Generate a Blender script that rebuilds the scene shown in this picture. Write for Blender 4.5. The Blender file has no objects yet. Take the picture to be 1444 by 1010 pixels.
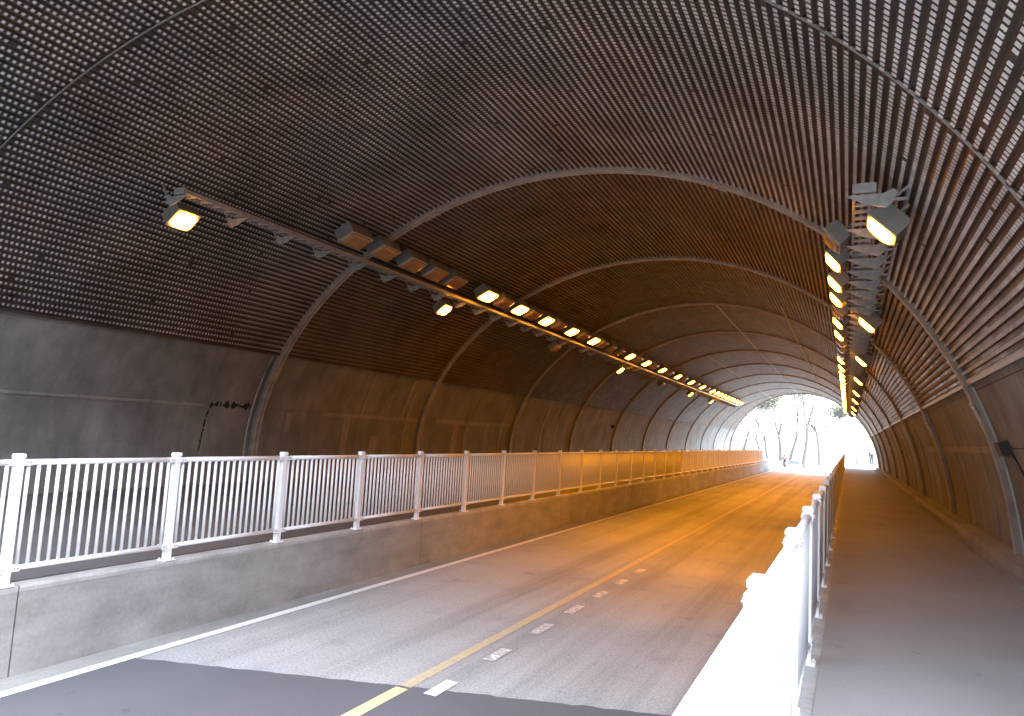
import bpy, math, random
from mathutils import Vector, Matrix
random.seed(7)
R_ = math.radians
sc = bpy.context.scene
col = sc.collection

# ------------------------------------------------------------------ camera
camd = bpy.data.cameras.new('camera')
camd.sensor_width = 36.0
camd.lens = 24.73
camd.clip_start = 0.05
camd.clip_end = 3000
cam = bpy.data.objects.new('camera', camd)
col.objects.link(cam)
r = Vector((0.90187425, 0.42839325, 0.05569615))
w = Vector((-0.43194859, 0.8962065, 0.10116481))
u = r.cross(w)
M3 = Matrix((r, u, -w)).transposed()
cam.matrix_world = M3.to_4x4()
sc.camera = cam

# ------------------------------------------------------------------ sky, sun, exposure
SUN_EL, SUN_AZ = 55.0, 84.0          # azimuth clockwise from +Y (the far end of the tunnel)
world = bpy.data.worlds.new('World')
sc.world = world
world.use_nodes = True
wn = world.node_tree
bg = wn.nodes['Background']
sky = wn.nodes.new('ShaderNodeTexSky')
sky.sky_type = 'NISHITA'
sky.sun_disc = False
sky.sun_elevation = R_(SUN_EL)
sky.sun_rotation = R_(SUN_AZ)
sky.air_density = 1.0
sky.dust_density = 2.0
sky.ozone_density = 1.0
# thin bright overcast veils the blue
veil = wn.nodes.new('ShaderNodeMix')
veil.data_type = 'RGBA'
veil.inputs[0].default_value = 0.55
veil.inputs[7].default_value = (4.0, 4.15, 4.3, 1)
wn.links.new(sky.outputs[0], veil.inputs[6])
wn.links.new(veil.outputs[2], bg.inputs[0])
bg.inputs[1].default_value = 0.15
sund = bpy.data.lights.new('sun', 'SUN')
sund.energy = 2.0
sund.angle = R_(0.5)
sund.color = (1.0, 0.95, 0.88)
sun = bpy.data.objects.new('sun', sund)
sd = Vector((math.sin(R_(SUN_AZ)) * math.cos(R_(SUN_EL)), math.cos(R_(SUN_AZ)) * math.cos(R_(SUN_EL)), math.sin(R_(SUN_EL))))
sun.rotation_euler = sd.to_track_quat('Z', 'Y').to_euler()
col.objects.link(sun)
sc.view_settings.view_transform = 'Standard'
sc.view_settings.look = 'None'
sc.view_settings.gamma = 1.0
sc.view_settings.use_curve_mapping = False
sc.view_settings.exposure = 3.9
LAMP = 4.5
SPOT = 48.0
cy = sc.cycles
cy.use_denoising = True
cy.use_light_tree = True
cy.max_bounces = 7
cy.diffuse_bounces = 5
cy.glossy_bounces = 3
cy.caustics_reflective = False
cy.caustics_refractive = False
cy.sample_clamp_indirect = 3.0

# ------------------------------------------------------------------ materials
def nodes(name, rough=0.6, metal=0.0, spec=0.5):
    m = bpy.data.materials.new(name)
    m.use_nodes = True
    t = m.node_tree
    b = t.nodes['Principled BSDF']
    b.inputs['Roughness'].default_value = rough
    b.inputs['Metallic'].default_value = metal
    b.inputs['Specular IOR Level'].default_value = spec
    return m, t, b

def N(t, kind, **kw):
    n = t.nodes.new(kind)
    for k, v in kw.items():
        if k.startswith('i_'):
            key = k[2:]
            n.inputs[int(key) if key.isdigit() else key].default_value = v
        else:
            setattr(n, k, v)
    return n

def noise(t, vec, scale, detail=5, rough=0.55):
    n = N(t, 'ShaderNodeTexNoise')
    n.inputs['Scale'].default_value = scale
    n.inputs['Detail'].default_value = detail
    n.inputs['Roughness'].default_value = rough
    if vec is not None:
        t.links.new(vec, n.inputs['Vector'])
    return n.outputs['Fac']

def ramp(t, fac, stops):
    n = N(t, 'ShaderNodeValToRGB')
    e = n.color_ramp.elements
    while len(e) < len(stops):
        e.new(0.5)
    for k, (p, c) in enumerate(stops):
        e[k].position = p
        e[k].color = (c[0], c[1], c[2], 1) if not isinstance(c, (int, float)) else (c, c, c, 1)
    t.links.new(fac, n.inputs[0])
    return n.outputs[0]

def mix(t, a, b, fac, mode='MIX'):
    n = N(t, 'ShaderNodeMix', data_type='RGBA', blend_type=mode)
    for ix, v in ((0, fac), (6, a), (7, b)):
        sock = n.inputs[ix]
        if isinstance(v, bpy.types.NodeSocket):
            t.links.new(v, sock)
        elif isinstance(v, (int, float)):
            sock.default_value = v if ix == 0 else (v, v, v, 1)
        else:
            sock.default_value = (v[0], v[1], v[2], 1)
    return n.outputs[2]

def mapped(t, scale=(1, 1, 1), coord='Object'):
    c = N(t, 'ShaderNodeTexCoord')
    m = N(t, 'ShaderNodeMapping')
    m.inputs['Scale'].default_value = scale
    t.links.new(c.outputs[coord], m.inputs['Vector'])
    return m.outputs[0]

def bump(t, b, h, strength=0.3, dist=0.01):
    n = N(t, 'ShaderNodeBump')
    n.inputs['Strength'].default_value = strength
    n.inputs['Distance'].default_value = dist
    t.links.new(h, n.inputs['Height'])
    t.links.new(n.outputs[0], b.inputs['Normal'])

def m_concrete(name, lo, hi, streak=(1.2, 1.2, 0.25), rough=0.8):
    m, t, b = nodes(name, rough)
    v = mapped(t)
    a = ramp(t, noise(t, v, 0.9, 8, 0.62), [(0.3, lo), (0.7, hi)])
    v2 = mapped(t, streak)
    s = ramp(t, noise(t, v2, 2.2, 6, 0.6), [(0.35, 0.62), (0.62, 1.0)])
    c = mix(t, a, s, 0.7, 'MULTIPLY')
    f = ramp(t, noise(t, v, 28, 4, 0.6), [(0.3, 0.88), (0.7, 1.05)])
    c = mix(t, c, f, 1.0, 'MULTIPLY')
    t.links.new(c, b.inputs['Base Color'])
    bump(t, b, noise(t, v, 18, 6), 0.35, 0.01)
    return m

def m_plain(name, c, rough=0.5, metal=0.0, var=0.15, scale=6.0):
    m, t, b = nodes(name, rough, metal)
    v = mapped(t)
    f = ramp(t, noise(t, v, scale, 5), [(0.3, 1 - var), (0.7, 1 + var)])
    cc = mix(t, c, f, 1.0, 'MULTIPLY')
    t.links.new(cc, b.inputs['Base Color'])
    return m

MT = {}
MT['wall'] = m_concrete('concrete_wall', (0.15, 0.151, 0.148), (0.28, 0.281, 0.275))
MT['wall_patch'] = m_concrete('concrete_mortar', (0.25, 0.24, 0.225), (0.36, 0.35, 0.33))
MT['barrier'] = m_concrete('concrete_barrier', (0.24, 0.24, 0.23), (0.36, 0.355, 0.345), (0.5, 0.5, 1.5))
MT['coping'] = m_concrete('concrete_coping', (0.33, 0.33, 0.32), (0.45, 0.445, 0.43))
MT['gutter'] = m_concrete('concrete_gutter', (0.25, 0.25, 0.24), (0.36, 0.36, 0.35), (1, .2, 1))
MT['backing'] = m_plain('shotcrete_backing', (0.06, 0.058, 0.055), 0.9)
MT['joint'] = m_plain('joint_seam', (0.42, 0.41, 0.4), 0.6)
MT['lap'] = m_plain('lap_seam', (0.2, 0.2, 0.2), 0.6)
MT['dark'] = m_plain('dark_cavity', (0.008, 0.008, 0.008), 0.9)
MT['lamp_box'] = m_plain('grey_painted_steel', (0.2, 0.2, 0.2), 0.45, 0.2)
MT['galv'] = m_plain('galvanised_steel', (0.34, 0.35, 0.37), 0.45, 0.35, 0.2, 9)
MT['rib'] = m_plain('rib_steel', (0.26, 0.262, 0.27), 0.5, 0.2, 0.25, 4)
MT['rib_lip'] = m_plain('rib_flange_steel', (0.36, 0.355, 0.35), 0.45, 0.2, 0.25, 4)
MT['conduit'] = m_plain('orange_conduit', (0.42, 0.19, 0.07), 0.5)
MT['conduit_grey'] = m_plain('grey_conduit', (0.4, 0.4, 0.4), 0.5)
MT['white'] = m_plain('white_fence_paint', (0.78, 0.78, 0.8), 0.35, 0.0, 0.05, 3)
MT['black'] = m_plain('black_plastic', (0.015, 0.015, 0.016), 0.4)

def m_liner(name, c, rough=0.42, rust=0.75):
    m, t, b = nodes(name, rough, 0.25)
    v = mapped(t)
    rk = ramp(t, noise(t, mapped(t, (1, .5, 1)), 0.32, 6, 0.6), [(0.40, 0.0), (0.62, rust)])
    c = mix(t, c, (c[0] * 1.5, c[1] * .9, c[2] * .55), rk)
    f = ramp(t, noise(t, v, 0.7, 8, 0.6), [(0.3, 0.65), (0.7, 1.3)])
    c1 = mix(t, c, f, 1.0, 'MULTIPLY')
    f2 = ramp(t, noise(t, v, 5, 4), [(0.35, 0.85), (0.65, 1.1)])
    c1 = mix(t, c1, f2, 1.0, 'MULTIPLY')
    t.links.new(c1, b.inputs['Base Color'])
    rr = ramp(t, noise(t, v, 2.5, 5), [(0.3, rough - 0.1), (0.7, rough + 0.15)])
    t.links.new(rr, b.inputs['Roughness'])
    return m
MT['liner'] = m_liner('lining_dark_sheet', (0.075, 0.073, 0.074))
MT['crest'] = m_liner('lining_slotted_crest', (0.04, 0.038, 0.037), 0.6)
MT['tab'] = m_liner('lining_pressed_tab', (0.45, 0.46, 0.48), 0.5, 0.15)
MT['tab_dimmed'] = m_liner('lining_dimmed_tab', (0.22, 0.205, 0.19), 0.5)  # same tabs, darkened: the fade deeper inside is put into the colour
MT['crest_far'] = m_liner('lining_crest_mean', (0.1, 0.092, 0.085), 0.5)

def m_road():
    m, t, b = nodes('road_surface', 0.75)
    v = mapped(t)
    base = ramp(t, noise(t, v, 0.35, 6, 0.6), [(0.3, 0.33), (0.7, 0.43)])
    sp = ramp(t, noise(t, v, 38, 4, 0.75), [(0.34, 0.55), (0.5, 1.0), (0.68, 1.3)])
    c = mix(t, base, sp, 0.8, 'MULTIPLY')
    lat = mapped(t, (2.1, 0.045, 1))
    st = ramp(t, noise(t, lat, 1.0, 6, 0.6), [(0.36, 0.66), (0.58, 1.0)])
    c = mix(t, c, st, 0.85, 'MULTIPLY')
    pt = ramp(t, noise(t, v, 1.8, 5, 0.6), [(0.28, 0.72), (0.42, 1.0)])
    c = mix(t, c, pt, 0.6, 'MULTIPLY')
    t.links.new(c, b.inputs['Base Color'])
    bump(t, b, noise(t, v, 38, 4, 0.75), 0.6, 0.012)
    return m
MT['road'] = m_road()

def m_asphalt(name, lo, hi, tint=(1, 1, 1.0), sp0=0.85):
    m, t, b = nodes(name, 0.7)
    v = mapped(t)
    base = ramp(t, noise(t, v, 0.6, 6), [(0.3, lo), (0.7, hi)])
    sp = ramp(t, noise(t, v, 90, 2, 0.7), [(0.3, sp0), (0.7, 2 - sp0)])
    c = mix(t, base, sp, 1.0, 'MULTIPLY')
    c = mix(t, c, tint, 1.0, 'MULTIPLY')
    spot = ramp(t, noise(t, v, 3.1, 2), [(0.26, 0.6), (0.31, 1.0)])
    c = mix(t, c, spot, 0.6, 'MULTIPLY')
    t.links.new(c, b.inputs['Base Color'])
    bump(t, b, noise(t, v, 90, 2), 0.3, 0.005)
    return m
MT['patch'] = m_asphalt('fresh_asphalt', 0.10, 0.12, (0.94, 0.95, 1.06), 0.93)
MT['walk'] = m_asphalt('walkway_asphalt', 0.22, 0.28, (1, 1, 1.02), 0.9)
MT['deck'] = m_asphalt('left_deck_asphalt', 0.08, 0.13, (1, 1, 1.02), 0.9)
MT['ground'] = m_asphalt('pale_ground', 0.09, 0.15, (1, 0.98, 0.94))

def m_paint(name, c, wear):
    m, t, b = nodes(name, 0.6)
    v = mapped(t)
    k = ramp(t, noise(t, v, 22, 6, 0.7), [(wear - 0.06, 0.0), (wear + 0.06, 1.0)])
    cc = mix(t, (0.36, 0.36, 0.35), c, k)
    t.links.new(cc, b.inputs['Base Color'])
    return m
MT['paint_white'] = m_paint('white_road_paint', (0.78, 0.78, 0.78), 0.36)
MT['paint_worn'] = m_paint('worn_white_road_paint', (0.75, 0.75, 0.75), 0.52)
MT['paint_yellow'] = m_paint('yellow_road_paint', (0.72, 0.60, 0.30), 0.33)
MT['paint_yellow_worn'] = m_paint('worn_yellow_road_paint', (0.56, 0.44, 0.24), 0.47)

def m_emit(name, c, s):
    m, t, b = nodes(name, 0.3)
    b.inputs['Base Color'].default_value = (0.3, 0.2, 0.1, 1)
    b.inputs['Emission Color'].default_value = (c[0], c[1], c[2], 1)
    b.inputs['Emission Strength'].default_value = s
    return m
AMB = (1.0, 0.33, 0.015)
AMBL = (1.0, 0.32, 0.0)
MT['lens_on'] = m_emit('sodium_lens', AMB, LAMP)
MT['lens_off'] = m_plain('unlit_amber_lens', (0.34, 0.2, 0.11), 0.25, 0, 0.1)
MT['bark'] = m_plain('tree_bark', (0.12, 0.115, 0.11), 0.9)
MT['leaf'] = m_plain('tree_leaf', (0.13, 0.14, 0.11), 0.7, 0, 0.3, 2)
MT['car_paint'] = m_plain('white_car_paint', (0.75, 0.75, 0.75), 0.25, 0, 0.03)
MT['glass'] = m_plain('dark_car_glass', (0.02, 0.02, 0.05), 0.1)
MT['rubber'] = m_plain('tyre_rubber', (0.02, 0.02, 0.02), 0.8)
MT['skin'] = m_plain('skin', (0.45, 0.3, 0.22), 0.6)
MT['navy'] = m_plain('dark_cloth', (0.012, 0.012, 0.02), 0.9)
MT['cloth'] = m_plain('dark_grey_cloth', (0.03, 0.03, 0.032), 0.9)
MT['jeans'] = m_plain('jeans_cloth', (0.08, 0.09, 0.12), 0.9)
MT['hair'] = m_plain('dark_hair', (0.02, 0.015, 0.012), 0.7)
MT['red'] = m_plain('red_sign_face', (0.5, 0.04, 0.08), 0.5)

# ------------------------------------------------------------------ mesh helpers
def obj(name, verts, faces, mat, parent=None, smooth=False, uvs=None, mats=None, fm=None):
    me = bpy.data.meshes.new(name)
    me.from_pydata(verts, [], faces)
    for mm in (mats or [mat]):
        me.materials.append(mm)
    if fm:
        me.polygons.foreach_set('material_index', fm)
    if smooth:
        me.polygons.foreach_set('use_smooth', [True] * len(me.polygons))
    me.update()
    o = bpy.data.objects.new(name, me)
    col.objects.link(o)
    if parent:
        o.parent = parent
    return o

def inst(name, me, parent=None, loc=(0, 0, 0), rot=None):
    o = bpy.data.objects.new(name, me)
    col.objects.link(o)
    if parent:
        o.parent = parent
    o.location = loc
    if rot:
        o.rotation_euler = rot
    return o

def tag(o, label=None, cat=None, group=None, kind=None):
    if label: o['label'] = label
    if cat: o['category'] = cat
    if group: o['group'] = group
    if kind: o['kind'] = kind
    return o

def empty(name, loc=(0, 0, 0), rot=None):
    o = bpy.data.objects.new(name, None)
    o.location = loc
    if rot: o.rotation_euler = rot
    col.objects.link(o)
    return o

class MB:
    def __init__(s):
        s.v = []; s.f = []; s.m = []
    def box(s, x0, x1, y0, y1, z0, z1, mi=0, M=None):
        n = len(s.v)
        P = [(x0, y0, z0), (x1, y0, z0), (x1, y1, z0), (x0, y1, z0), (x0, y0, z1), (x1, y0, z1), (x1, y1, z1), (x0, y1, z1)]
        if M: P = [tuple(M @ Vector(p)) for p in P]
        s.v += P
        for f in ((0, 3, 2, 1), (4, 5, 6, 7), (0, 1, 5, 4), (1, 2, 6, 5), (2, 3, 7, 6), (3, 0, 4, 7)):
            s.f.append(tuple(n + i for i in f)); s.m.append(mi)
    def prism(s, poly, y0, y1, mi=0):       # polygon in XZ extruded along Y
        n = len(s.v); k = len(poly)
        s.v += [(p[0], y0, p[1]) for p in poly] + [(p[0], y1, p[1]) for p in poly]
        s.f.append(tuple(n + i for i in range(k))); s.m.append(mi)
        s.f.append(tuple(n + k + i for i in reversed(range(k)))); s.m.append(mi)
        for i in range(k):
            j = (i + 1) % k
            s.f.append((n + i, n + k + i, n + k + j, n + j)); s.m.append(mi)
    def tube(s, pts, rad, seg=8, mi=0, cap=True):
        pts = [Vector(p) for p in pts]
        n0 = len(s.v)
        rs = rad if isinstance(rad, (list, tuple)) else [rad] * len(pts)
        for i, p in enumerate(pts):
            d = (pts[min(i + 1, len(pts) - 1)] - pts[max(i - 1, 0)]).normalized()
            a = Vector((0, 0, 1)) if abs(d.z) < 0.9 else Vector((1, 0, 0))
            e1 = d.cross(a).normalized(); e2 = d.cross(e1)
            for k in range(seg):
                t = 2 * math.pi * k / seg
                s.v.append(tuple(p + (e1 * math.cos(t) + e2 * math.sin(t)) * rs[i]))
        for i in range(len(pts) - 1):
            for k in range(seg):
                a = n0 + i * seg + k; b = n0 + i * seg + (k + 1) % seg
                s.f.append((a, b, b + seg, a + seg)); s.m.append(mi)
        if cap:
            s.f.append(tuple(n0 + k for k in reversed(range(seg)))); s.m.append(mi)
            e = n0 + (len(pts) - 1) * seg
            s.f.append(tuple(e + k for k in range(seg))); s.m.append(mi)
    def build(s, name, mat, parent=None, smooth=False, mats=None):
        return obj(name, s.v, s.f, mat, parent, smooth, mats=mats, fm=s.m if mats else None)

# ------------------------------------------------------------------ tunnel cross-section
CX, CZ = -5.98, -2.84
PC = [0.1536, -0.2396, -0.4067, 0.4145, 0.287, 8.5325]
def Rp(a):
    v = 0.0
    for c in PC: v = v * a + c
    return v
def P(a, y, dr=0.0):                    # a = angle from the vertical, + to the right
    q = Rp(a) + dr
    return (CX + q * math.sin(a), y, CZ + q * math.cos(a))
def a_of_z(side, z):
    lo, hi = (R_(30), R_(100))
    for _ in range(40):
        m = (lo + hi) / 2
        if P(m * side, 0)[2] > z: lo = m
        else: hi = m
    return (lo + hi) / 2 * side
ZW, ZR = -1.753, -2.629
PORT0 = 3.3
def port(x): return 3.4 + 0.12 * (x + 6)
def yend(x): return 85.0 - 1.65 * (x + 5.95)
RIBY = [14.05 + 7.9 * k for k in range(12)]
A_L, A_R = R_(-59.3), R_(62.6)
def seam0(a): return 6.3 + 0.68 * a      # slanted lap joint of the first lining sheets

tunnel = empty('tunnel', (CX, 0, ZR))
tag(tunnel, 'arched road tunnel lined with dark slotted metal sheets above concrete walls, ringed by steel ribs', 'tunnel')
tunnel.location = (0, 0, 0)

# backing shell, opaque
bk = MB()
na = 64
AA = [R_(-97) + (R_(97) - R_(-97)) * k / na for k in range(na + 1)]
vs = []; fs = []
for a in AA:
    p0 = P(a, port(P(a, 0)[0]), 0.34); p1 = P(a, 0, 0.34)
    vs += [p0, (p1[0], yend(p1[0]), p1[2])]
for k in range(na):
    fs.append((2 * k, 2 * k + 1, 2 * k + 3, 2 * k + 2))
# outer skin gives the shell thickness
o0 = len(vs)
for a in AA:
    p0 = P(a, port(P(a, 0)[0]), 0.9); p1 = P(a, 0, 0.9)
    vs += [p0, (p1[0], yend(p1[0]) + .001, p1[2])]
for k in range(na):
    fs.append((o0 + 2 * k, o0 + 2 * k + 2, o0 + 2 * k + 3, o0 + 2 * k + 1))
    fs.append((2 * k, 2 * k + 2, o0 + 2 * k + 2, o0 + 2 * k))
    fs.append((2 * k + 1, o0 + 2 * k + 1, o0 + 2 * k + 3, 2 * k + 3))
obj('lining_backing', vs, fs, MT['backing'], tunnel)

# corrugated lining: panels between the ribs, slotted crests, pressed tabs
NR = 140
dA = (A_R - A_L) / NR
BAND = [0, 26, 51, 75, 97, 119, 140]
SLOT = 0.083
edges = [PORT0, None] + RIBY + [None]
for bi in range(len(edges) - 1):
    def ye(idx, a):
        if idx == 0: return port(P(a, 0)[0])
        if idx == 1: return seam0(a)
        if idx == len(edges) - 1: return yend(P(a, 0)[0])
        return min(edges[idx], yend(P(a, 0)[0]))
    for pi in range(6):
        vv = []; ff = []; fm = []
        tv = []; tf = []
        any_face = False
        for k in range(BAND[pi], BAND[pi + 1]):
            a0 = A_L + k * dA
            prof = [(0.0, .10), (.42, .10), (.52, .055), (.90, .055), (1.0, .10)]
            y0 = ye(bi, a0); y1 = ye(bi + 1, a0) 
            if y1 - y0 < 0.05: continue
            any_face = True
            n = len(vv)
            for (uu, dr) in prof:
                vv.append(P(a0 + uu * dA, y0 + .012, dr)); vv.append(P(a0 + uu * dA, y1 - .012, dr))
            for q in range(4):
                ff.append((n + 2 * q, n + 2 * q + 1, n + 2 * q + 3, n + 2 * q + 2))
                fm.append(1 if q == 2 else 0)
            if bi <= 2:
                y = max(y0 + .03, 3.8)
                y = math.ceil(y / SLOT) * SLOT + (.5 * SLOT if k % 2 else 0)
                y += random.uniform(-.008, .008)
                while y < y1 - .06:
                    dx = random.random()
                    if dx > 0.004:
                        h = random.uniform(.006, .011)
                        ua, ub = a0 + .53 * dA, a0 + .91 * dA
                        n = len(tv)
                        tv += [P(ua, y, .050), P(ub, y, .050), P(ub, y + .036, .05 - h), P(ua, y + .036, .05 - h),
                               P(ua, y + .038, .054), P(ub, y + .038, .054)]
                        tf += [(n, n + 1, n + 2, n + 3), (n + 3, n + 2, n + 5, n + 4)]
                    y += SLOT
        if not any_face: continue
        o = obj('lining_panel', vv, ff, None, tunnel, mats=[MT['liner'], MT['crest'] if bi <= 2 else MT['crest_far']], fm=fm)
        if tv:
            t = obj('pressed_tabs', tv, tf, MT['tab'] if bi < 2 else MT['tab_dimmed'], o)
            t['kind'] = 'stuff'
# lap joint strip across the first seam
vv = []; ff = []
ns = 60
for k in range(ns + 1):
    a = A_L + (A_R - A_L) * k / ns
    y = seam0(a)
    vv += [P(a, y - .007, .05), P(a, y + .007, .05), P(a, y - .007, .075), P(a, y + .007, .075)]
for k in range(ns):
    n = 4 * k
    ff += [(n, n + 1, n + 5, n + 4), (n, n + 4, n + 6, n + 2), (n + 1, n + 3, n + 7, n + 5)]
obj('lap_joint', vv, ff, MT['lap'], tunnel)
# longitudinal cover strips over the sheet joints
for k, y0 in ((BAND[2], 45.9), (BAND[3], 30.2), (BAND[4], 27.5)):
    a = A_L + k * dA
    m = MB()
    x, _, z = P(a, 0, .03)
    y1 = yend(x) - .1
    M = Matrix.Translation((x, 0, z)) @ Matrix.Rotation(a, 4, 'Y')
    m.box(-.035, .035, y0, y1, -.004, .02, M=M)
    m.build('cover_strip', MT['joint'], tunnel)
# flashing at the foot of the lining
for a, s in ((A_L, -1), (A_R, 1)):
    x, _, z = P(a, 0, .06)
    m = MB()
    M = Matrix.Translation((x, 0, z)) @ Matrix.Rotation(a, 4, 'Y')
    m.box(-.03, .03, port(x), yend(x) - .05, -.02, .14, M=M)
    m.build('base_flashing', MT['liner'] if s < 0 else MT['galv'], tunnel)

# concrete lower walls: cast panels with recessed joints
def arc_panel(name, a0, a1, y0, y1, dr, th, mat, parent, segs=6, y1f=None):
    vv = []; ff = []
    for k in range(segs + 1):
        a = a0 + (a1 - a0) * k / segs
        yy = y1 if y1f is None else y1f(a)
        for (y, d) in ((y0, dr), (yy, dr), (yy, dr + th), (y0, dr + th)):
            vv.append(P(a, y, d))
    for k in range(segs):
        n = 4 * k
        for q in range(4):
            ff.append((n + q, n + (q + 1) % 4, n + 4 + (q + 1) % 4, n + 4 + q))
    e = 4 * segs
    ff += [(3, 2, 1, 0), (e, e + 1, e + 2, e + 3)]
    return obj(name, vv, ff, mat, parent)
for side in (-1, 1):
    zs = [1.72, 0.15, -1.80] if side < 0 else [1.20, 1.03, 0.10, -1.80]
    As = [a_of_z(side, z) for z in zs]
    ys = [port(P(As[0], 0)[0]), 6.2]
    b = [6.2] + RIBY
    for i in range(len(b) - 1):
        ys += [(b[i] + b[i + 1]) / 2 if not (side < 0 and i == 0) else 12.36, b[i + 1]]
    yE = yend(P(As[0], 0)[0])
    ys = sorted(set([y for y in ys if y < yE - 1.5] + [yE - .02]))
    for j in range(len(ys) - 1):
        for i in range(len(As) - 1):
            g = .006
            a0, a1 = As[i] + side * g / 8, As[i + 1] - side * g / 8
            dr = .11 + random.uniform(-.004, .004)
            arc_panel('wall_panel', a0, a1, ys[j] + g, ys[j + 1] - g, dr, .16, MT['wall'], tunnel)
    # joint filler behind the gaps
    arc_panel('joint_filler', As[0], As[-1], ys[0] + .01, yE - .03, .15, .12, MT['backing'], tunnel, 14)
# mortar strips and patches left on the walls
def strip(side, z0, z1, y0, y1, mat='wall_patch', dr=.09, name='mortar_strip', skew=0.0):
    arc_panel(name, a_of_z(side, z0), a_of_z(side, z1), y0, y1, dr, .03, MT[mat], tunnel, 5)
for (z0, z1, y0, y1) in ((1.5, .2, 18.35, 18.45), (.1, -1.6, 17.6, 17.95), (1.45, .2, 20.6, 20.75), (1.4, -1.6, 20.95, 21.03),
                         (.1, -.45, 15.1, 15.32), (-.5, -1.6, 19.1, 19.5), (.16, .06, 16.6, 21.8), (1.3, -1.6, 25.4, 25.52),
                         (.1, -1.6, 24.4, 24.8), (1.2, -1.6, 28.6, 28.75), (.2, .05, 23, 29.5), (1.3, -1.2, 33.2, 33.4), (1.3, -1.6, 35.1, 35.2),
                         (.17, .12, 6.4, 12.3)):
    strip(-1, z0, z1, y0, y1)
for (z0, z1, y0, y1) in ((1.0, -1.6, 16.0, 16.05), (.9, -1.6, 18.6, 18.68), (.1, -1.6, 19.4, 19.46), (1.0, -1.6, 24.2, 24.3), (.14, .02, 14.3, 26),
                         (.9, -1.5, 27.4, 27.5), (.9, -1.5, 33.4, 33.5), (.5, -1.5, 35.4, 35.5), (1., -1.6, 41.4, 41.5),
                         (-.05, -.25, 10.4, 11.6)):
    strip(1, z0, z1, y0, y1)
# broken joint with dark cavities on the left wall
rng = random.Random(3)
def cavity(y0, y1, z0, z1, n):
    vv = []; ff = []
    for k in range(n + 1):
        t = k / n
        y = y0 + (y1 - y0) * t
        z = z0 + (z1 - z0) * t
        hw = rng.choice([.012, .03, .05, .085]) * rng.uniform(.7, 1.2) if abs(y1 - y0) > .8 else 0
        if hw:
            j = rng.uniform(-.03, .03)
            vv += [P(a_of_z(-1, z + j + hw), y, .098), P(a_of_z(-1, z + j - hw), y, .098)]
        else:
            j = rng.uniform(.006, .035); c = rng.uniform(-.015, .015)
            vv += [P(a_of_z(-1, z), y - j + c, .098), P(a_of_z(-1, z), y + j + c, .098)]
    for k in range(n):
        if rng.random() > .12: ff.append((2 * k, 2 * k + 1, 2 * k + 3, 2 * k + 2))
    obj('joint_cavity', vv, ff, MT['dark'], tunnel)
cavity(12.42, 13.72, .17, .19, 26)
cavity(12.42, 12.36, .05, -.95, 22)

# steel ribs
def rib(y, a0, a1):
    vv = []; ff = []; fm = []
    sec = [(-.11, .10), (-.11, .02), (-.075, 0.0), (-.02, -.005), (-.01, .02), (.07, .02), (.08, -.002), (.12, 0.0), (.12, .10)]
    n = 70
    k_ = len(sec)
    for i in range(n + 1):
        a = a0 + (a1 - a0) * i / n
        for (dy, dr) in sec:
            vv.append(P(a, y + dy, dr))
    for i in range(n):
        for q in range(k_ - 1):
            b0 = i * k_ + q
            ff.append((b0, b0 + 1, b0 + 1 + k_, b0 + k_)); fm.append(1 if q in (2, 6) else 0)
    o = obj('arch_rib', vv, ff, None, tunnel, mats=[MT['rib'], MT['rib_lip']], fm=fm)
    if y < 40:
        for a in (R_(-63), R_(-22), R_(24), R_(66)):
            m = MB()
            x, _, z = P(a, y, -.002)
            M = Matrix.Translation((x, y, z)) @ Matrix.Rotation(a, 4, 'Y')
            m.box(-.22, .22, -.125, .135, -.014, .006, M=M)
            for bx in (-.17, -.07, .07, .17):
                for by in (-.08, .09):
                    m.box(bx - .016, bx + .016, by - .016, by + .016, -.03, -.0141, M=M)
            m.build('splice_plate', MT['rib_lip'], o)
    return o
aB = a_of_z(1, ZW + .02); aL = a_of_z(-1, ZW + .02)
for y in RIBY:
    a1 = aB
    while a1 > aL and yend(P(a1, 0)[0]) < y + .15: a1 -= .01
    if a1 - aL > .1: rib(y, aL, a1)
# end ring at the far portal
vv = []; ff = []
for i in range(81):
    a = aL + (aB - aL) * i / 80
    y = yend(P(a, 0)[0])
    vv += [P(a, y - .1, -.02), P(a, y + .12, -.02), P(a, y + .12, 1.2), P(a, y - .1, .3)]
for i in range(80):
    n = 4 * i
    ff += [(n, n + 1, n + 5, n + 4), (n + 1, n + 2, n + 6, n + 5), (n, n + 4, n + 7, n + 3)]
obj('portal_ring', vv, ff, MT['coping'], tunnel)
# conduits beside the first rib
for side, dy in ((-1, -.27), (1, .3), (1, -.22)):
    m = MB()
    a0 = a_of_z(side, 1.55 if side < 0 else 1.1); a1 = a_of_z(side, ZW + .1)
    m.tube([P(a0 + (a1 - a0) * k / 14, RIBY[0] + dy, .085) for k in range(15)], .022, 6)
    m.build('conduit', MT['conduit_grey'], tunnel, True)

# wall footing kerb of the right walkway
foot = MB()
foot.box(2.08, 2.75, 1.0, yend(2.4) - .05, ZW - .3, ZW + .05)
foot.box(2.22, 2.75, 1.001, yend(2.4) - .06, ZW + .0505, ZW + .2)
tag(foot.build('footing_kerb', MT['gutter']), 'pale concrete footing kerb along the foot of the right tunnel wall', 'kerb')

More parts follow.
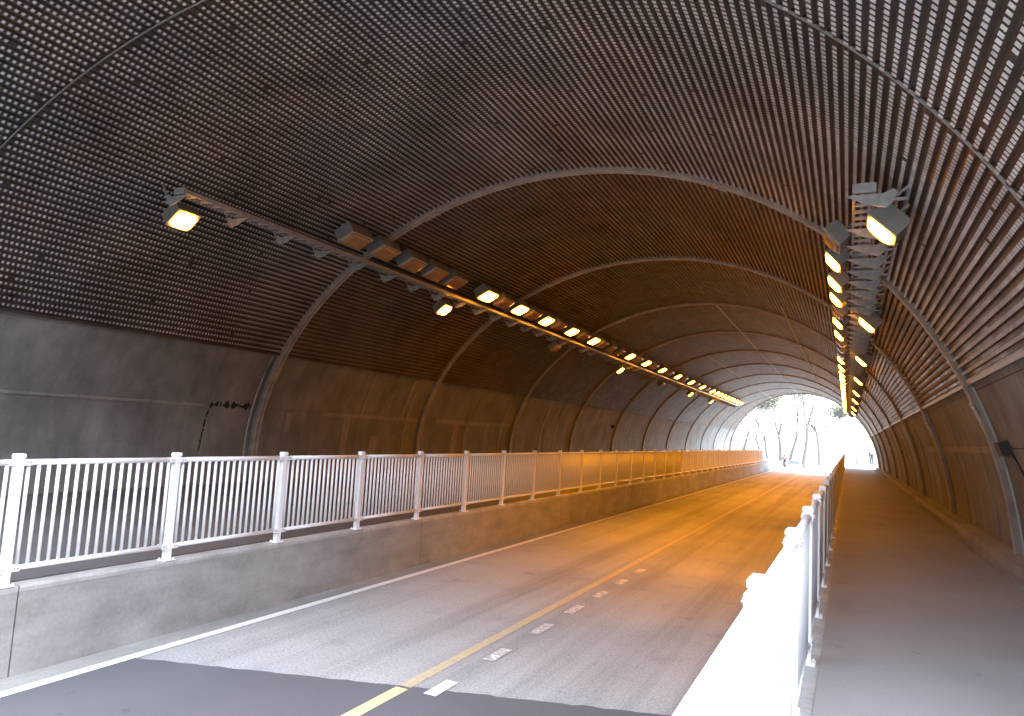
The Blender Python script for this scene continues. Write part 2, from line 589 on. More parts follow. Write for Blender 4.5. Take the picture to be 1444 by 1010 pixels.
# ------------------------------------------------------------------ ground, road, walkways
def zo(y):
    if y < 89: return 0.0
    return -min((y - 89) * .07, 1.6)
def sheet(name, x0, x1, ys, z, mat, th=None, x0f=None):
    vv = []; ff = []
    for y in ys:
        vv += [(x0, y, z + zo(y)), (x1, y, z + zo(y))]
    for k in range(len(ys) - 1):
        n = 2 * k
        ff.append((n, n + 1, n + 3, n + 2))
    return obj(name, vv, ff, mat)
YS = [-40, -1.6, 20, 40, 60, 84, 89, 92, 96, 100, 105, 111.9, 130, 180, 300]
g = sheet('ground', -260, 260, [-200, -40] + YS[1:] + [900], -2.95, MT['ground'])
tag(g, kind='structure')
rd = sheet('road', -7.0, -.5, YS, ZR, MT['road']); tag(rd, kind='structure')
gt = sheet('gutter', -7.24, -6.9, YS, ZR + .004, MT['gutter']); tag(gt, kind='structure')
# dark patch of newer asphalt near the camera
er = random.Random(9)
edge = [(-6.9, 5.30), (-4.09, 6.24), (-1.74, 6.98), (-.5, 7.36)]
pv = [(-6.9, -30, ZR + .004), (-.5, -30, ZR + .004)]
ep = []
for k in range(65):
    x = -.5 + (-6.9 + .5) * k / 64
    for (xa, ya), (xb, yb_) in zip(edge[:-1], edge[1:]):
        if xa <= x <= xb: yy = ya + (yb_ - ya) * (x - xa) / (xb - xa)
    ep.append((x, yy + er.uniform(-.012, .012) + (.03 * er.random() if er.random() < .15 else 0), ZR + .004))
m = obj('asphalt_patch', pv + ep, [tuple(range(len(pv) + len(ep)))], MT['patch'])
tag(m, kind='structure')
# walkway decks
for (nm, x0, x1) in (('walkway', -.2, 2.2), ('left_walkway', -14.9, -7.42)):
    vv = []; ff = []
    ys_ = [y for y in YS if y < 130]
    for y in ys_:
        vv += [(x0, y, ZW + zo(y)), (x1, y, ZW + zo(y)), (x0, y, ZW - 1 + zo(y)), (x1, y, ZW - 1 + zo(y))]
    for k in range(len(ys_) - 1):
        n = 4 * k
        ff += [(n, n + 1, n + 5, n + 4), (n + 1, n + 3, n + 7, n + 5), (n, n + 4, n + 6, n + 2)]
    tag(obj(nm, vv, ff, MT['walk'] if x0 > -1 else MT['deck']), kind='structure')

# painted lines
def quad(name, x0, x1, y0, y1, z, mat, n=1):
    vv = []; ff = []
    for k in range(n + 1):
        y = y0 + (y1 - y0) * k / n
        vv += [(x0, y, z), (x1, y, z)]
    for k in range(n):
        ff.append((2 * k, 2 * k + 1, 2 * k + 3, 2 * k + 2))
    o = obj(name, vv, ff, mat)
    tag(o, kind='structure')
    return o
quad('edge_line', -6.92, -6.79, -20, 88, ZR + .0085, MT['paint_white'])
quad('centre_line', -4.07, -3.93, -20, 6.2, ZR + .0085, MT['paint_yellow'])
quad('centre_line', -4.07, -3.94, 6.26, 88, ZR + .0045, MT['paint_yellow_worn'])
dash = MB()
for y0, L in ((5.0, .4), (6.2, .45), (7.45, .5), (8.74, .55), (10.0, .55), (11.25, .5), (12.5, .45), (13.8, .4)):
    o = quad('lane_dash', -3.75, -3.61, y0, y0 + L, ZR + .0085, MT['paint_white'] if y0 < 6.5 else MT['paint_worn'])

# ------------------------------------------------------------------ kerb walls under the fences
def barrier(name, x0, x1, face, mat, label, y_end, joints):
    t = empty(name, ((x0 + x1) / 2, 0, ZR))
    tag(t, label, 'low wall')
    t.location = (0, 0, 0)
    for i in range(len(joints) - 1):
        m = MB()
        a, b = joints[i] + .008, joints[i + 1] - .008
        ya = [a, b]
        m.box(x0, x1, a, b, ZR - .3, -1.83)
        m.build('wall_section', mat, t)
        m = MB()
        c = .02
        m.prism([(x0 - .004, -1.829), (x1 + .004, -1.829), (x1 + .004, -1.79), (x1 - .012, -1.768), (x0 + .012, -1.768), (x0 - .004, -1.79)], a, b)
        m.build('coping', MT['coping'], t)
    return t
jl = [-1.5, 4.32] + [4.32 + 7.2 * k for k in range(1, 10)] + [72.0]
jl = sorted(set(j for j in jl if j <= 72.0))
barrier('left_kerb_wall'.replace('left_', ''), -7.44, -7.24, 1, MT['barrier'], 'low grey concrete wall along the left edge of the road, under the longer fence in view', 72, jl)
jr = [-1.5] + [4.3 + 7.2 * k for k in range(0, 10)] + [71.4]
barrier('kerb_wall', -.46, -.19, 1, MT['barrier'], 'low concrete wall between road and right walkway, with the near white fence standing on it', 71.4, jr)

# ------------------------------------------------------------------ fences
def fence_meshes():
    d = {}
    m = MB(); m.tube([(0, 0, 0), (0, 0, 1)], .018, 8); o = m.build('baluster', MT['white'], None, True); d['bar'] = o.data; bpy.data.objects.remove(o)
    m = MB(); m.box(-.036, .036, -.036, .036, 0, 1.24); o = m.build('post', MT['white']); d['post'] = o.data; bpy.data.objects.remove(o)
    m = MB()
    m.prism([(-.043, 0), (.043, 0), (.043, .025), (.03, .04), (-.03, .04), (-.043, .025)], -.043, .043)
    o = m.build('post_cap', MT['white']); d['cap'] = o.data; bpy.data.objects.remove(o)
    m = MB(); m.box(-.07, .07, -.07, .07, 0, .014)
    for sx in (-1, 1):
        for sy in (-1, 1):
            m.tube([(sx * .054, sy * .054, .012), (sx * .054, sy * .054, .03)], .009, 6)
    o = m.build('base_plate', MT['white']); d['base'] = o.data; bpy.data.objects.remove(o)
    m = MB()
    m.box(-.045, -.0365, -.11, .11, -.028, .028); m.box(.0365, .045, -.11, .11, -.028, .028)
    m.box(-.0449, .0449, -.0475, .0475, -.012, .012)
    for s in (-1, 1):
        m.box(-.028, .028, s * .0365 if s > 0 else -.0465, .0465 if s > 0 else -.0365, -.035, .035)
        for yy in (.06, .09):
            m.tube([(-.054, s * yy, 0), (.054, s * yy, 0)], .008, 6, 1)
    o = m.build('rail_clamp', MT['white'], mats=[MT['white'], MT['galv']]); d['clamp'] = o.data; bpy.data.objects.remove(o)
    return d
FM = fence_meshes()
ZB, ZTOP = -1.768, -.50
def fence(x, y0, n, label, nbars=300, yvis=3.0):
    t = empty('fence', (x, y0, ZB))
    tag(t, label, 'fence', 'white metal fences along the road')
    H = ZTOP - ZB
    bars = []
    for k in range(n):
        yy = 1.8 * k
        p = inst('post', FM['post'], t, (0, yy, 0))
        p.scale = (1, 1, (H - .04) / 1.24)
        inst('post_cap', FM['cap'], t, (0, yy, H - .04))
        inst('base_plate', FM['base'], t, (0, yy, 0))
        if y0 + yy < 45:
            inst('rail_clamp', FM['clamp'], t, (0, yy, H - .085))
            inst('rail_clamp', FM['clamp'], t, (0, yy, .165))
        if k < n - 1:
            m = MB()
            m.tube([(0, yy + .037, H - .085), (0, yy + 1.763, H - .085)], .03, 10)
            m.build('top_rail', MT['white'], t, True)
            m = MB()
            m.tube([(0, yy + .037, .165), (0, yy + 1.763, .165)], .026, 10)
            m.build('bottom_rail', MT['white'], t, True)
            for j in range(1, 18):
                bars.append(yy + j * .1)
    vis = [b for b in bars if b + y0 > yvis][:nbars]
    vs_ = set(vis)
    for b in vis:
        o = inst('baluster', FM['bar'], t, (0, b, .18)); o.scale = (1, 1, H - .28)
    m = MB()
    for b in bars:
        if b not in vs_:
            m.tube([(0, b, .18), (0, b, H - .1)], .0155, 6, cap=False)
    o = m.build('balusters', MT['white'], t, True)
    o['kind'] = 'stuff'
    return t
fence(-7.30, 4.205 - 1.8, 39, 'long white metal fence of thin upright bars on the low wall left of the road')
fence(-.30, 2.894 - 1.8 * 2, 42, 'white metal fence seen end on, between the road and the right walkway', yvis=.5)

# ------------------------------------------------------------------ cable trays
def tray(side, x, z, y0, y1, bys, label, lx, lz):
    t = empty('cable_tray', (x, y0, z))
    tag(t, label, 'cable tray', 'cable trays under the tunnel arch')
    s = side
    wd = .113
    tilt = 0.0
    L = y1 - y0
    for sx in (-1, 1):
        m = MB(); m.box(sx * wd - .012, sx * wd + .012, .05, L, -.03, .05)
        m.build('side_rail', MT['galv'], t)
    m = MB(); m.box(-wd - .013, wd + .013, 0, .045, -.04, .075)
    m.build('end_cap', MT['galv'], t)
    m = MB(); m.box(-wd + .013, wd - .013, -.025, .025, -.024, .01)
    ro = m.build('rung', MT['galv']); rm = ro.data; bpy.data.objects.remove(ro)
    y = .28
    k = 0
    while y < L - .1 and k < 290:
        inst('rung', rm, t, (0, y, -.004))
        y += .28; k += 1
    m = MB()
    # cantilever arm: wide at the lining, tapering to a tip under the tray
    o = s
    poly = [(-o * .21, -.058), (o * .20, -.058), (o * .30, -.01), (o * .35, -.05), (o * .30, -.17), (o * .23, -.235), (o * .02, -.175), (-o * .16, -.085)]
    if o < 0: poly = poly[::-1]
    m.prism(poly, -.006, .006)
    # flange and wall plate
    m.box(min(-o * .15, o * .2), max(-o * .15, o * .2), .006, .05, -.064, -.056)
    m.box(min(o * .28, o * .44), max(o * .28, o * .44), .006, .07, -.14, -.12)
    bo = m.build('bracket', MT['galv']); bm_ = bo.data; bpy.data.objects.remove(bo)
    for by in bys:
        inst('bracket', bm_, t, (0, by - y0, 0))
        # rod back to the lining
    a = math.atan2(x - CX, z - CZ)
    q = P(a + s * .035, 0, .07)
    m = MB()
    m.tube([(o * .34, .03, -.08), (q[0] - x, .03, q[2] - z)], .018, 6)
    ro = m.build('anchor_rod', MT['galv']); rd_ = ro.data; bpy.data.objects.remove(ro)
    for by in bys:
        inst('anchor_rod', rd_, t, (0, by - y0, 0))
    return t
bl = [8.31, 9.69, 11.0, 12.2, 13.5] + [13.5 + 1.25 * k for k in range(1, 52)]
br = [8.96, 10.38, 11.27, 12.07, 12.9, 13.74] + [13.74 + .86 * k for k in range(1, 68)]
tray(-1, -10.70, 3.85, 8.28, 78.0, bl, 'grey ladder cable tray on brackets under the left shoulder of the arch', -10.36, 4.10)
tray(1, .15, 3.03, 8.93, 70.0, br, 'pale ladder cable tray on close brackets under the right shoulder of the arch', -.03, 3.26)

# ------------------------------------------------------------------ lamps
def lamp_meshes(L, W, D):
    m = MB()   # housing open towards -Z; lens faces local -Z
    m.prism([(-W / 2, 0), (W / 2, 0), (W / 2, D * .75), (W / 2 - .04, D), (-W / 2 + .04, D), (-W / 2, D * .75)], -L / 2, L / 2)
    h = m.build('housing', MT['lamp_box']).data
    m = MB()
    m.box(-W / 2 - .012, W / 2 + .012, -L / 2 - .012, L / 2 + .012, -.022, -.001)
    f = m.build('lens_frame', MT['galv']).data
    m = MB()
    l, w_ = L / 2 - .02, W / 2 - .02
    # shallow domed lens with chamfered corners
    def ring(k, z):
        c = .06 * k + .01
        a, b = w_ * k, l * k
        return [(-a + c, -b, z), (a - c, -b, z), (a, -b + c, z), (a, b - c, z), (a - c, b, z), (-a + c, b, z), (-a, b - c, z), (-a, -b + c, z)]
    rs = ring(1, -.023) + ring(.97, -.05) + ring(.72, -.075)
    ff = []
    for q in range(2):
        for i in range(8):
            j = (i + 1) % 8
            ff.append((q * 8 + i, q * 8 + j, q * 8 + 8 + j, q * 8 + 8 + i))
    ff.append(tuple(16 + i for i in range(8)))
    ff = [tuple(reversed(x)) for x in ff]
    lo = obj('lens', rs, ff, MT['lens_on']).data
    lf = obj('lens', rs, ff, MT['lens_off']).data
    m = MB()
    m.box(-.018, .018, -.05, .05, D, D + .16); m.box(-.06, .06, -.07, .07, D + .0, D + .012)
    b = m.build('mounting_arm', MT['galv']).data
    for o in list(bpy.data.objects)[-0:]: pass
    for o in [o for o in col.objects if o.data in (h, f, lo, lf, b)]: bpy.data.objects.remove(o)
    return dict(h=h, f=f, on=lo, off=lf, b=b)
LM = lamp_meshes(.56, .34, .22)
LW = lamp_meshes(.74, .46, .28)
LS = lamp_meshes(.46, .41, .24)
spotd = bpy.data.lights.new('lamp_beam', 'SPOT')
spotd.energy = SPOT
spotd.color = AMBL
spotd.spot_size = R_(66)
spotd.spot_blend = 0.6
spotd.shadow_soft_size = 0.12
spots = spotd.copy()
spots.energy = SPOT * .35
def lamp(x, y, z, rot, lit, M, label, group, cat='lamp', aim=0.0):
    t = empty('tunnel_lamp', (x, y, z), (0, rot, 0))
    tag(t, label, cat, group)
    inst('housing', M['h'], t); inst('lens_frame', M['f'], t)
    inst('lens', M['on' if lit else 'off'], t)
    inst('mounting_arm', M['b'], t)
    if lit:
        b = bpy.data.objects.new('lamp_beam', spots if M is LS else spotd)
        col.objects.link(b); b.parent = t
        b.location = (0, 0, -.25)
        b.rotation_euler = (0, aim - rot, 0)
    return t
def ordn(n):
    W = 'first second third fourth fifth sixth seventh eighth ninth tenth eleventh twelfth thirteenth fourteenth fifteenth sixteenth seventeenth eighteenth nineteenth twentieth'.split()
    if n <= 20: return W[n - 1]
    return '%d%s' % (n, {1: 'st', 2: 'nd', 3: 'rd'}.get(n % 10, 'th'))
LROW = [(12.48, 0), (13.61, 0), (14.83, 0), (15.95, 0), (17.0, 0), (19.02, 1), (20.2, 0), (21.38, 1), (22.5, 0), (23.73, 1), (25.0, 0), (26.4, 1), (27.8, 0), (29.13, 1),
        (30.4, 0), (31.7, 0), (33.1, 0), (34.9, 1), (36.5, 0), (38.12, 1), (40.0, 0), (41.88, 1), (44.0, 0), (46.15, 1), (48.3, 0), (50.56, 1), (52.7, 0), (54.82, 1),
        (57.0, 0), (59.24, 1)] + [(61.4 + 1.9 * k, 1) for k in range(9)]
RROW = [(11.6, 0), (12.94, 1), (14.70, 1), (16.33, 1), (18.0, 0), (19.46, 1), (21.61, 1), (23.1, 0), (24.6, 0), (26.2, 0), (27.85, 1), (30.56, 1), (33.06, 1)] + \
       [(34.9 + 1.9 * k, 1) for k in range(18)]
nl = nu = 0
for (y, on) in LROW:
    if on: nl += 1
    else: nu += 1
    if on: lb = 'glowing amber lamp in left cable tray row, %s lit one from near end' % ordn(nl)
    else: lb = 'unlit grey lamp in left cable tray row, %s dark one from near end' % ordn(nu)
    lamp(-10.11, y, 4.07, R_(-28), on, LW, lb, 'lamps in the row along the left cable tray', aim=R_(-40))
nl = nu = 0
for (y, on) in RROW:
    if on: nl += 1
    else: nu += 1
    if on: lb = 'glowing amber lamp in right cable tray row, %s lit one from near end' % ordn(nl)
    else: lb = 'unlit grey lamp in right cable tray row, %s dark one from near end' % ordn(nu)
    lamp(-.24, y, 3.16, R_(50), on, LM, lb, 'lamps in the row along the right cable tray', aim=R_(34))
for k, (y, on) in enumerate([(8.73, 1), (18.07, 1), (27.2, 0), (36.46, 1), (45.9, 0), (55.21, 1), (64.5, 1)]):
    lamp(-11.08, y, 3.50, R_(-38), on, LS, '%s amber lamp hung below left cable tray, %s from near end' % ('lit' if on else 'unlit', ordn(k + 1)), 'lamps hung below the left cable tray', aim=R_(-40))
for k, (y, on) in enumerate([(9.53, 1), (16.9, 1), (24.01, 1), (31.07, 1), (38.05, 1), (44.56, 1), (52.9, 1), (60, 1)]):
    lamp(.36, y, 2.70, R_(45), on, LS, '%s amber lamp on wall side of right cable tray, %s from near end' % ('lit', ordn(k + 1)), 'lamps on the wall side of the right cable tray', aim=R_(36))

# ------------------------------------------------------------------ small wall boxes
m = MB()
a = a_of_z(1, .12)
x, _, z = P(a, 0, .04)
M = Matrix.Translation((x, 13.25, z)) @ Matrix.Rotation(a, 4, 'Y')
jb = empty('junction_box', (x, 13.25, z)); jb.rotation_euler = (0, a, 0)
tag(jb, 'small black junction box on the right concrete wall beside the first rib', 'junction box')
m.box(-.11, .11, -.2, .2, -.06, .06); m.build('box_body', MT['black'], jb)
m = MB(); m.box(-.10, .10, -.19, .19, -.075, -.061); m.build('cover', MT['black'], jb)
m = MB()
a1 = a_of_z(1, -1.2)
Mi = M.inverted()
m.tube([tuple(Mi @ Vector(P(a + (a1 - a) * k / 12, 13.1 - 1.3 * k / 12, .09))) for k in range(1, 13)], .012, 6)
m.build('cable', MT['black'], jb)
m = MB()
a = a_of_z(1, -1.5); x, _, z = P(a, 0, .05)
m.box(-.05, .05, -.07, .07, -.05, .05); m.box(-.03, .03, -.03, .03, -.1, -.05)
o = m.build('outlet_box', MT['black']); o.location = (x, 12.5, z); o.rotation_euler = (0, a, 0)
tag(o, 'tiny black outlet box low on the right wall above the footing kerb', 'outlet box')
m = MB(); m.box(-.05, .05, -.2, .2, -.1, .1); m.box(.05, .07, -.17, .17, -.08, .08)
x, _, z = P(a_of_z(-1, .55), 0, .06)
o = m.build('outlet_box', MT['dark']); o.location = (x, 44.8, z)
tag(o, 'small dark box high on the far left concrete wall', 'outlet box')

# ------------------------------------------------------------------ outdoors beyond the far portal
def gz(y): return -2.95 + zo(y)
def tree(x, y, h, seed, label, leafy=1.0, lean=0.0, spread=.45):
    rg = random.Random(seed)
    t = empty('tree', (x, y, gz(y))); tag(t, label, 'tree', 'trees beyond the tunnel mouth')
    m = MB(); tips = []
    def grow(p, d, L, rad, depth):
        n = 4
        pts = [p]; rs = [rad]
        for i in range(n):
            d = (d + Vector((rg.uniform(-.13, .13), rg.uniform(-.13, .13), rg.uniform(-.02, .10)))).normalized()
            p = p + d * (L / n)
            pts.append(p); rs.append(rad * (1 - .35 * (i + 1) / n))
        m.tube(pts, rs, 6 if depth > 2 else 4, cap=False)
        if depth == 0:
            tips.append(p); tips.append(pts[2]); return
        k = 3 if depth > 1 else 3
        for i in range(k):
            az = rg.uniform(0, 6.283)
            nd = (d + Vector((math.cos(az), math.sin(az), .15)) * rg.uniform(spread * .6, spread * 1.5)).normalized()
            grow(p if i else pts[-1], nd, L * rg.uniform(.58, .8), rs[-1] * rg.uniform(.55, .75), depth - 1)
        if depth >= 2:
            tips.append(pts[-1])
    grow(Vector((0, 0, -.1)), Vector((lean, 0, 1)).normalized(), h * .38, h * .026, 5)
    m.build('trunk', MT['bark'], t, True)
    c = []; f = []
    for p in tips:
        for _ in range(int(16 * leafy)):
            q = p + Vector((rg.gauss(0, .6), rg.gauss(0, .6), rg.gauss(0, .55)))
            e1 = Vector((rg.uniform(-1, 1), rg.uniform(-1, 1), rg.uniform(-1, 1))).normalized()
            e2 = e1.cross(Vector((rg.uniform(-1, 1), rg.uniform(-1, 1), .3))).normalized()
            s1, s2 = rg.uniform(.08, .17), rg.uniform(.05, .1)
            n = len(c)
            c += [tuple(q + e1 * s1), tuple(q + e2 * s2), tuple(q - e1 * s1), tuple(q - e2 * s2)]
            f.append((n, n + 1, n + 2, n + 3))
    if f: obj('crown', c, f, MT['leaf'], t)
    return t
tree(-10.9, 116, 13, 11, 'pale sparse tree with a slender dark trunk, leftmost in the far tunnel mouth', 1.0, -.12)
tree(-11.9, 122, 13, 12, 'thin tree leaning left behind the leftmost trunks in the tunnel mouth', 1.0, -.25)
tree(-9.9, 124, 16, 13, 'tall sparse tree in the middle of the trunk cluster beyond the left fence end', 1.2)
tree(-9.1, 130, 16, 14, 'sparse tree leaning right at the right side of the trunk cluster beyond the fence', 1.0, .18)
tree(-16.5, 128, 14, 15, 'sparse tree half hidden by the left tunnel wall', 1.0)
tree(-5.8, 175, 20, 16, 'faint distant tree above the white car beyond the tunnel', .8)
tree(-8.5, 160, 22, 19, 'tall pale tree rising behind the trunk cluster beyond the tunnel', 1.1, .1)
tree(1.6, 150, 12, 17, 'faint thin tree above the end of the right walkway', .7)
tree(4.5, 165, 13, 18, 'faint distant tree beside the right tunnel wall end', .7)

# white car coming up the road
def car(x, y):
    t = empty('car', (x, y, ZR + zo(y))); tag(t, 'white saloon car facing the tunnel on the road just outside the far mouth', 'car')
    def loft(sec, name, mat):      # sec: list of (y, halfwidth, z0, z1)
        vv = []; ff = []
        for (yy, hw, z0, z1) in sec:
            vv += [(-hw, yy, z0), (hw, yy, z0), (hw, yy, z0 + (z1 - z0) * .6), (hw * .9, yy, z1), (-hw * .9, yy, z1), (-hw, yy, z0 + (z1 - z0) * .6)]
        for i in range(len(sec) - 1):
            for k in range(6):
                j = (k + 1) % 6
                ff.append((i * 6 + k, i * 6 + 6 + k, i * 6 + 6 + j, i * 6 + j))
        ff.append(tuple(range(6))); e = (len(sec) - 1) * 6
        ff.append(tuple(e + i for i in reversed(range(6))))
        return obj(name, vv, ff, mat, t)
    loft([(-2.15, .72, .30, .62), (-2.05, .84, .22, .76), (-1.1, .89, .2, .92), (0, .9, .2, .96), (1.4, .89, .2, .96), (2.05, .82, .24, .94), (2.2, .72, .34, .8)], 'body', MT['car_paint'])
    loft([(-1.05, .76, .9, .93), (-.35, .70, .9, 1.36), (.1, .66, .9, 1.42), (.9, .66, .9, 1.40), (1.6, .74, .9, .97)], 'cabin_glass', MT['glass'])
    m = MB(); m.box(-.57, .57, -.3, .95, 1.405, 1.45); m.build('roof', MT['car_paint'], t)
    m = MB(); m.box(-.55, .55, -2.19, -2.14, .34, .52); m.build('grille', MT['black'], t)
    for sx in (-1, 1):
        m = MB(); m.box(sx * .66 - .16, sx * .66 + .16, -2.13, -2.05, .56, .70); m.build('headlight', MT['joint'], t)
        m = MB(); m.box(min(sx * .86, sx * 1.05), max(sx * .86, sx * 1.05), -.75, -.6, .92, 1.06); m.build('wing_mirror', MT['glass'], t)
        for yy in (-1.35, 1.35):
            m = MB(); m.tube([(sx * .91, yy, .32), (sx * .70, yy, .32)], .32, 20)
            wh = m.build('wheel', MT['rubber'], t)
            m = MB(); m.tube([(sx * .915, yy, .32), (sx * .90, yy, .32)], .2, 14); m.build('rim', MT['galv'], wh)
car(-6.3, 100)

# people
def skin_body(name, verts, edges, radii, mat, parent, sub=2):
    me = bpy.data.meshes.new(name)
    me.from_pydata(verts, edges, [])
    o = bpy.data.objects.new(name, me); col.objects.link(o); o.parent = parent
    s = o.modifiers.new('skin', 'SKIN'); s.use_smooth_shade = True
    for i, rr in enumerate(radii):
        me.skin_vertices[0].data[i].radius = (rr, rr)
    me.skin_vertices[0].data[0].use_root = True
    o.modifiers.new('sub', 'SUBSURF').levels = sub
    o.modifiers['sub'].render_levels = sub
    me.materials.append(mat)
    return o
def skin_mesh_init(me):
    pass
def person(x, y, z, label, pose, top, bottom, rz=0):
    t = empty('person', (x, y, z), (0, 0, rz)); tag(t, label, 'person')
    if pose == 'walk':
        J = dict(pel=(0, 0, .93), wai=(0, 0, 1.08), che=(0, -.01, 1.32), nek=(0, -.01, 1.5), hed=(0, -.03, 1.63), top=(0, -.02, 1.74),
                 hl=(-.1, 0, .9), kl=(-.1, -.16, .5), al=(-.1, -.12, .09), fl=(-.1, -.27, .04),
                 hr=(.1, 0, .9), kr=(.1, .03, .48), ar=(.1, .24, .14), fr=(.1, .12, .04),
                 sl=(-.2, 0, 1.42), el=(-.26, .07, 1.15), wl=(-.25, .0, .92), ml=(-.25, -.04, .83),
                 sr=(.2, 0, 1.42), er=(.26, -.05, 1.15), wr=(.25, -.2, .97), mr=(.25, -.26, .9))
    else:   # riding: hips on the saddle, hands on the bars, feet on the pedals
        J = dict(pel=(0, .28, .98), wai=(0, .22, 1.12), che=(0, .06, 1.36), nek=(0, -.02, 1.5), hed=(0, -.06, 1.63), top=(0, -.04, 1.74),
                 hl=(-.1, .26, .95), kl=(-.12, -.14, .78), al=(-.11, -.02, .38), fl=(-.11, -.15, .33),
                 hr=(.1, .26, .95), kr=(.12, -.06, .56), ar=(.11, .06, .16), fr=(.11, -.06, .1),
                 sl=(-.2, .02, 1.42), el=(-.30, -.16, 1.22), wl=(-.25, -.36, 1.06), ml=(-.25, -.43, 1.04),
                 sr=(.2, .02, 1.42), er=(.30, -.16, 1.22), wr=(.25, -.36, 1.06), mr=(.25, -.43, 1.04))
    Rr = dict(pel=.13, wai=.12, che=.15, nek=.055, hed=.09, top=.07, hl=.09, kl=.062, al=.042, fl=.035, hr=.09, kr=.062, ar=.042, fr=.035,
              sl=.06, el=.042, wl=.03, ml=.035, sr=.06, er=.042, wr=.03, mr=.035)
    names = list(J)
    E_ = [('pel', 'wai'), ('wai', 'che'), ('che', 'nek'), ('nek', 'hed'), ('hed', 'top'), ('pel', 'hl'), ('hl', 'kl'), ('kl', 'al'), ('al', 'fl'), ('pel', 'hr'), ('hr', 'kr'), ('kr', 'ar'), ('ar', 'fr'),
          ('che', 'sl'), ('sl', 'el'), ('el', 'wl'), ('wl', 'ml'), ('che', 'sr'), ('sr', 'er'), ('er', 'wr'), ('wr', 'mr')]
    def sub(name, keys, grow, mat):
        ks = [k for k in names if k in keys]
        es = [(ks.index(a), ks.index(b)) for a, b in E_ if a in ks and b in ks]
        me = bpy.data.meshes.new(name)
        me.from_pydata([J[k] for k in ks], es, [])
        o = bpy.data.objects.new(name, me); col.objects.link(o); o.parent = t
        md = o.modifiers.new('skin', 'SKIN'); md.use_smooth_shade = True
        if not me.skin_vertices:
            me.attributes.new('skin_dummy', 'FLOAT', 'POINT')
        for i, k in enumerate(ks):
            me.skin_vertices[0].data[i].radius = (Rr[k] * grow, Rr[k] * grow)
        me.skin_vertices[0].data[0].use_root = True
        sb = o.modifiers.new('sub', 'SUBSURF'); sb.levels = 1; sb.render_levels = 2
        me.materials.append(mat)
        return o
    sub('body', names, 1.0, MT['skin'])
    sub('jacket', ['pel', 'wai', 'che', 'sl', 'el', 'wl', 'sr', 'er', 'wr'], 1.18, top)
    sub('trousers', ['pel', 'hl', 'kl', 'al', 'hr', 'kr', 'ar'], 1.16, bottom)
    m = MB(); h = J['hed']
    m.tube([(h[0], h[1] + .02, h[2] + .0), (h[0], h[1] + .015, h[2] + .09), (h[0], h[1] + .01, h[2] + .15)], [.098, .098, .05], 12)
    m.build('hair', MT['hair'], t, True)
    return t
yb = 94.0
zb_ = ZR + zo(yb)
def bicycle(x, y, z):
    t = empty('bicycle', (x, y, z)); tag(t, 'dark bicycle ridden towards the tunnel beside the white car', 'bicycle')
    for yy in (-.52, .52):
        m = MB()
        pts = [(0, yy + .33 * math.cos(a), .34 + .33 * math.sin(a)) for a in [2 * math.pi * k / 24 for k in range(25)]]
        m.tube(pts, .02, 6, cap=False)
        wh = m.build('wheel', MT['rubber'], t, True)
        m = MB()
        for k in range(12):
            a = 2 * math.pi * k / 12
            m.tube([(0, yy, .34), (0, yy + .32 * math.cos(a), .34 + .32 * math.sin(a))], .003, 3)
        m.build('spokes', MT['galv'], wh)
    m = MB()
    B = (0, .05, .28); S = (0, .22, .86); H = (0, -.36, .82); Rr_ = (0, .52, .34); F = (0, -.52, .34)
    for a, b in ((B, S), (B, (0, -.38, .7)), (S, H), (B, Rr_), (S, Rr_), (H, F)):
        m.tube([a, b], .018, 6)
    m.build('frame', MT['black'], t, True)
    m = MB(); m.tube([H, (0, -.36, 1.02)], .014, 6); m.tube([(-.28, -.42, 1.03), (0, -.36, 1.02), (.28, -.42, 1.03)], .014, 6)
    m.build('handlebar', MT['black'], t, True)
    m = MB(); m.tube([(0, .12, .9), (0, .26, .9), (0, .36, .91)], [.03, .06, .08], 8); m.build('saddle', MT['black'], t, True)
    m = MB(); m.tube([(-.13, .0, .36), (-.05, .0, .36), (-.05, .05, .28), (.05, .05, .28), (.05, .1, .13), (.13, .1, .13)], .012, 5); m.build('crank', MT['galv'], t)
bicycle(-7.1, yb, zb_)
person(-7.1, yb, zb_, 'person in dark clothes riding a bicycle towards the tunnel, left of the white car', 'ride', MT['navy'], MT['jeans'])
person(2.35, 88.0, ZW + zo(88.0), 'person in dark jacket walking on the right walkway beyond the tunnel mouth', 'walk', MT['cloth'], MT['jeans'], 0)

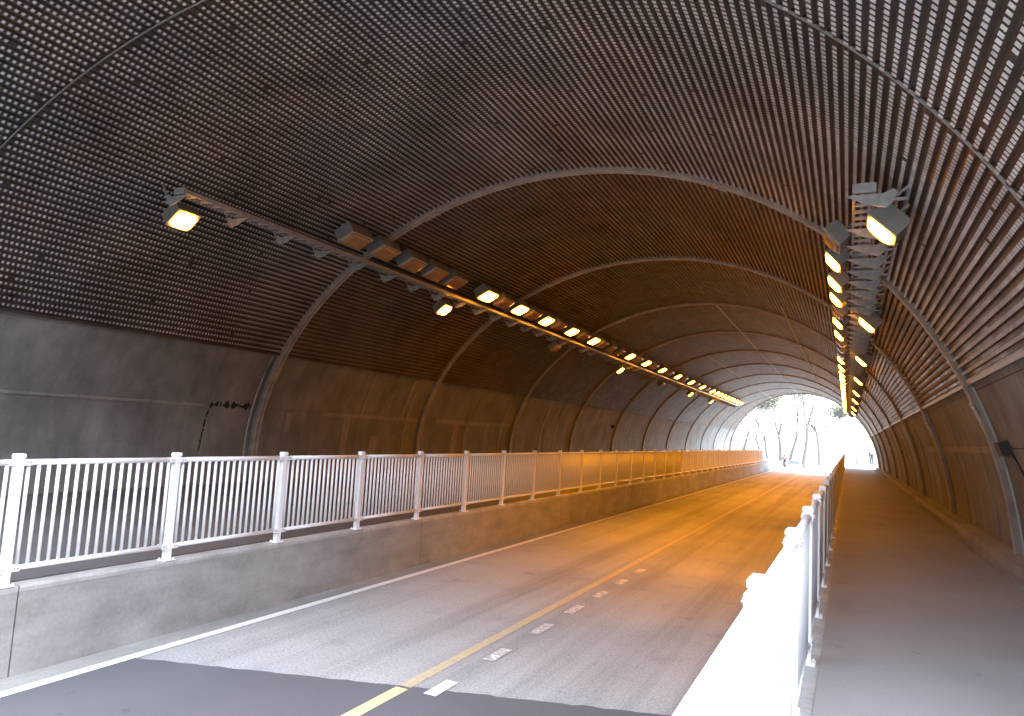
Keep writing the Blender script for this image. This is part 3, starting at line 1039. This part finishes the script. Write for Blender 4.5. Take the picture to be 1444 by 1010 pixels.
# red street sign and grey panel sign
def sign(x, y, zt, wd, ht, mat, label, base):
    t = empty('sign', (x, y, base)); tag(t, label, 'sign')
    m = MB(); m.tube([(0, 0, 0), (0, 0, zt - base + ht / 2)], .04, 8); m.build('pole', MT['galv'], t, True)
    m = MB(); m.box(-wd / 2, wd / 2, -.075, -.045, zt - base - ht / 2, zt - base + ht / 2); m.build('board', mat, t)
sign(-2.9, 104, 2.80, .8, .22, MT['red'], 'narrow red street sign on a thin pole beyond the tunnel', ZR + zo(104) - .3)
sign(-15.2, 106, 2.0, .6, 1.5, MT['lamp_box'], 'tall grey panel sign outside the tunnel past the left wall end', gz(106))

# ------------------------------------------------------------------ added unseen slopes beside the near approach, blocking low sky light
def sky_block(name, xs, label_kind):
    vv = []; ff = []
    ys_ = [-60, -45, -30, -20, -12, -6, 0, 3.2]
    rg = random.Random(5)
    for y in ys_:
        for (x, z) in xs:
            vv.append((x + rg.uniform(-.4, .4), y, z + (rg.uniform(-.5, .5) if z > -1.6 else 0)))
    k = len(xs)
    for i in range(len(ys_) - 1):
        for j in range(k - 1):
            a_ = i * k + j
            ff.append((a_, a_ + 1, a_ + 1 + k, a_ + k))
    return tag(obj(name, vv, ff, MT['sky_block']), kind='structure')
MT['sky_block'] = m_plain('dark_sky_block', (0.05, 0.045, 0.03), 0.95, 0, .4, 1)
sky_block('sky_block_hill', [(8, -1.9), (12, .5), (17, 4), (24, 8), (34, 12), (70, 15)], 0)
sky_block('sky_block_hill', [(-15.5, -1.9), (-18, 1.5), (-22, 6), (-28, 11), (-38, 15), (-70, 18)], 0)

hv = []; hf = []  # added unseen hill behind the camera, keeps low daylight out of the tunnel
hr = random.Random(21)
xs_ = [-90 + 6 * k for k in range(31)]
prof = [(-24, -3.0), (-27, 3), (-31, 10), (-36, 17), (-44, 23), (-60, 27), (-90, 28)]
for (y, z) in prof:
    for x in xs_:
        hv.append((x, y + hr.uniform(-1, 1), z + (hr.uniform(-1.2, 1.2) if z > 0 else 0)))
nx = len(xs_)
for i in range(len(prof) - 1):
    for j in range(nx - 1):
        a_ = i * nx + j
        hf.append((a_, a_ + 1, a_ + 1 + nx, a_ + nx))
tag(obj('sky_block_hill', hv, hf, MT['sky_block']), kind='structure')
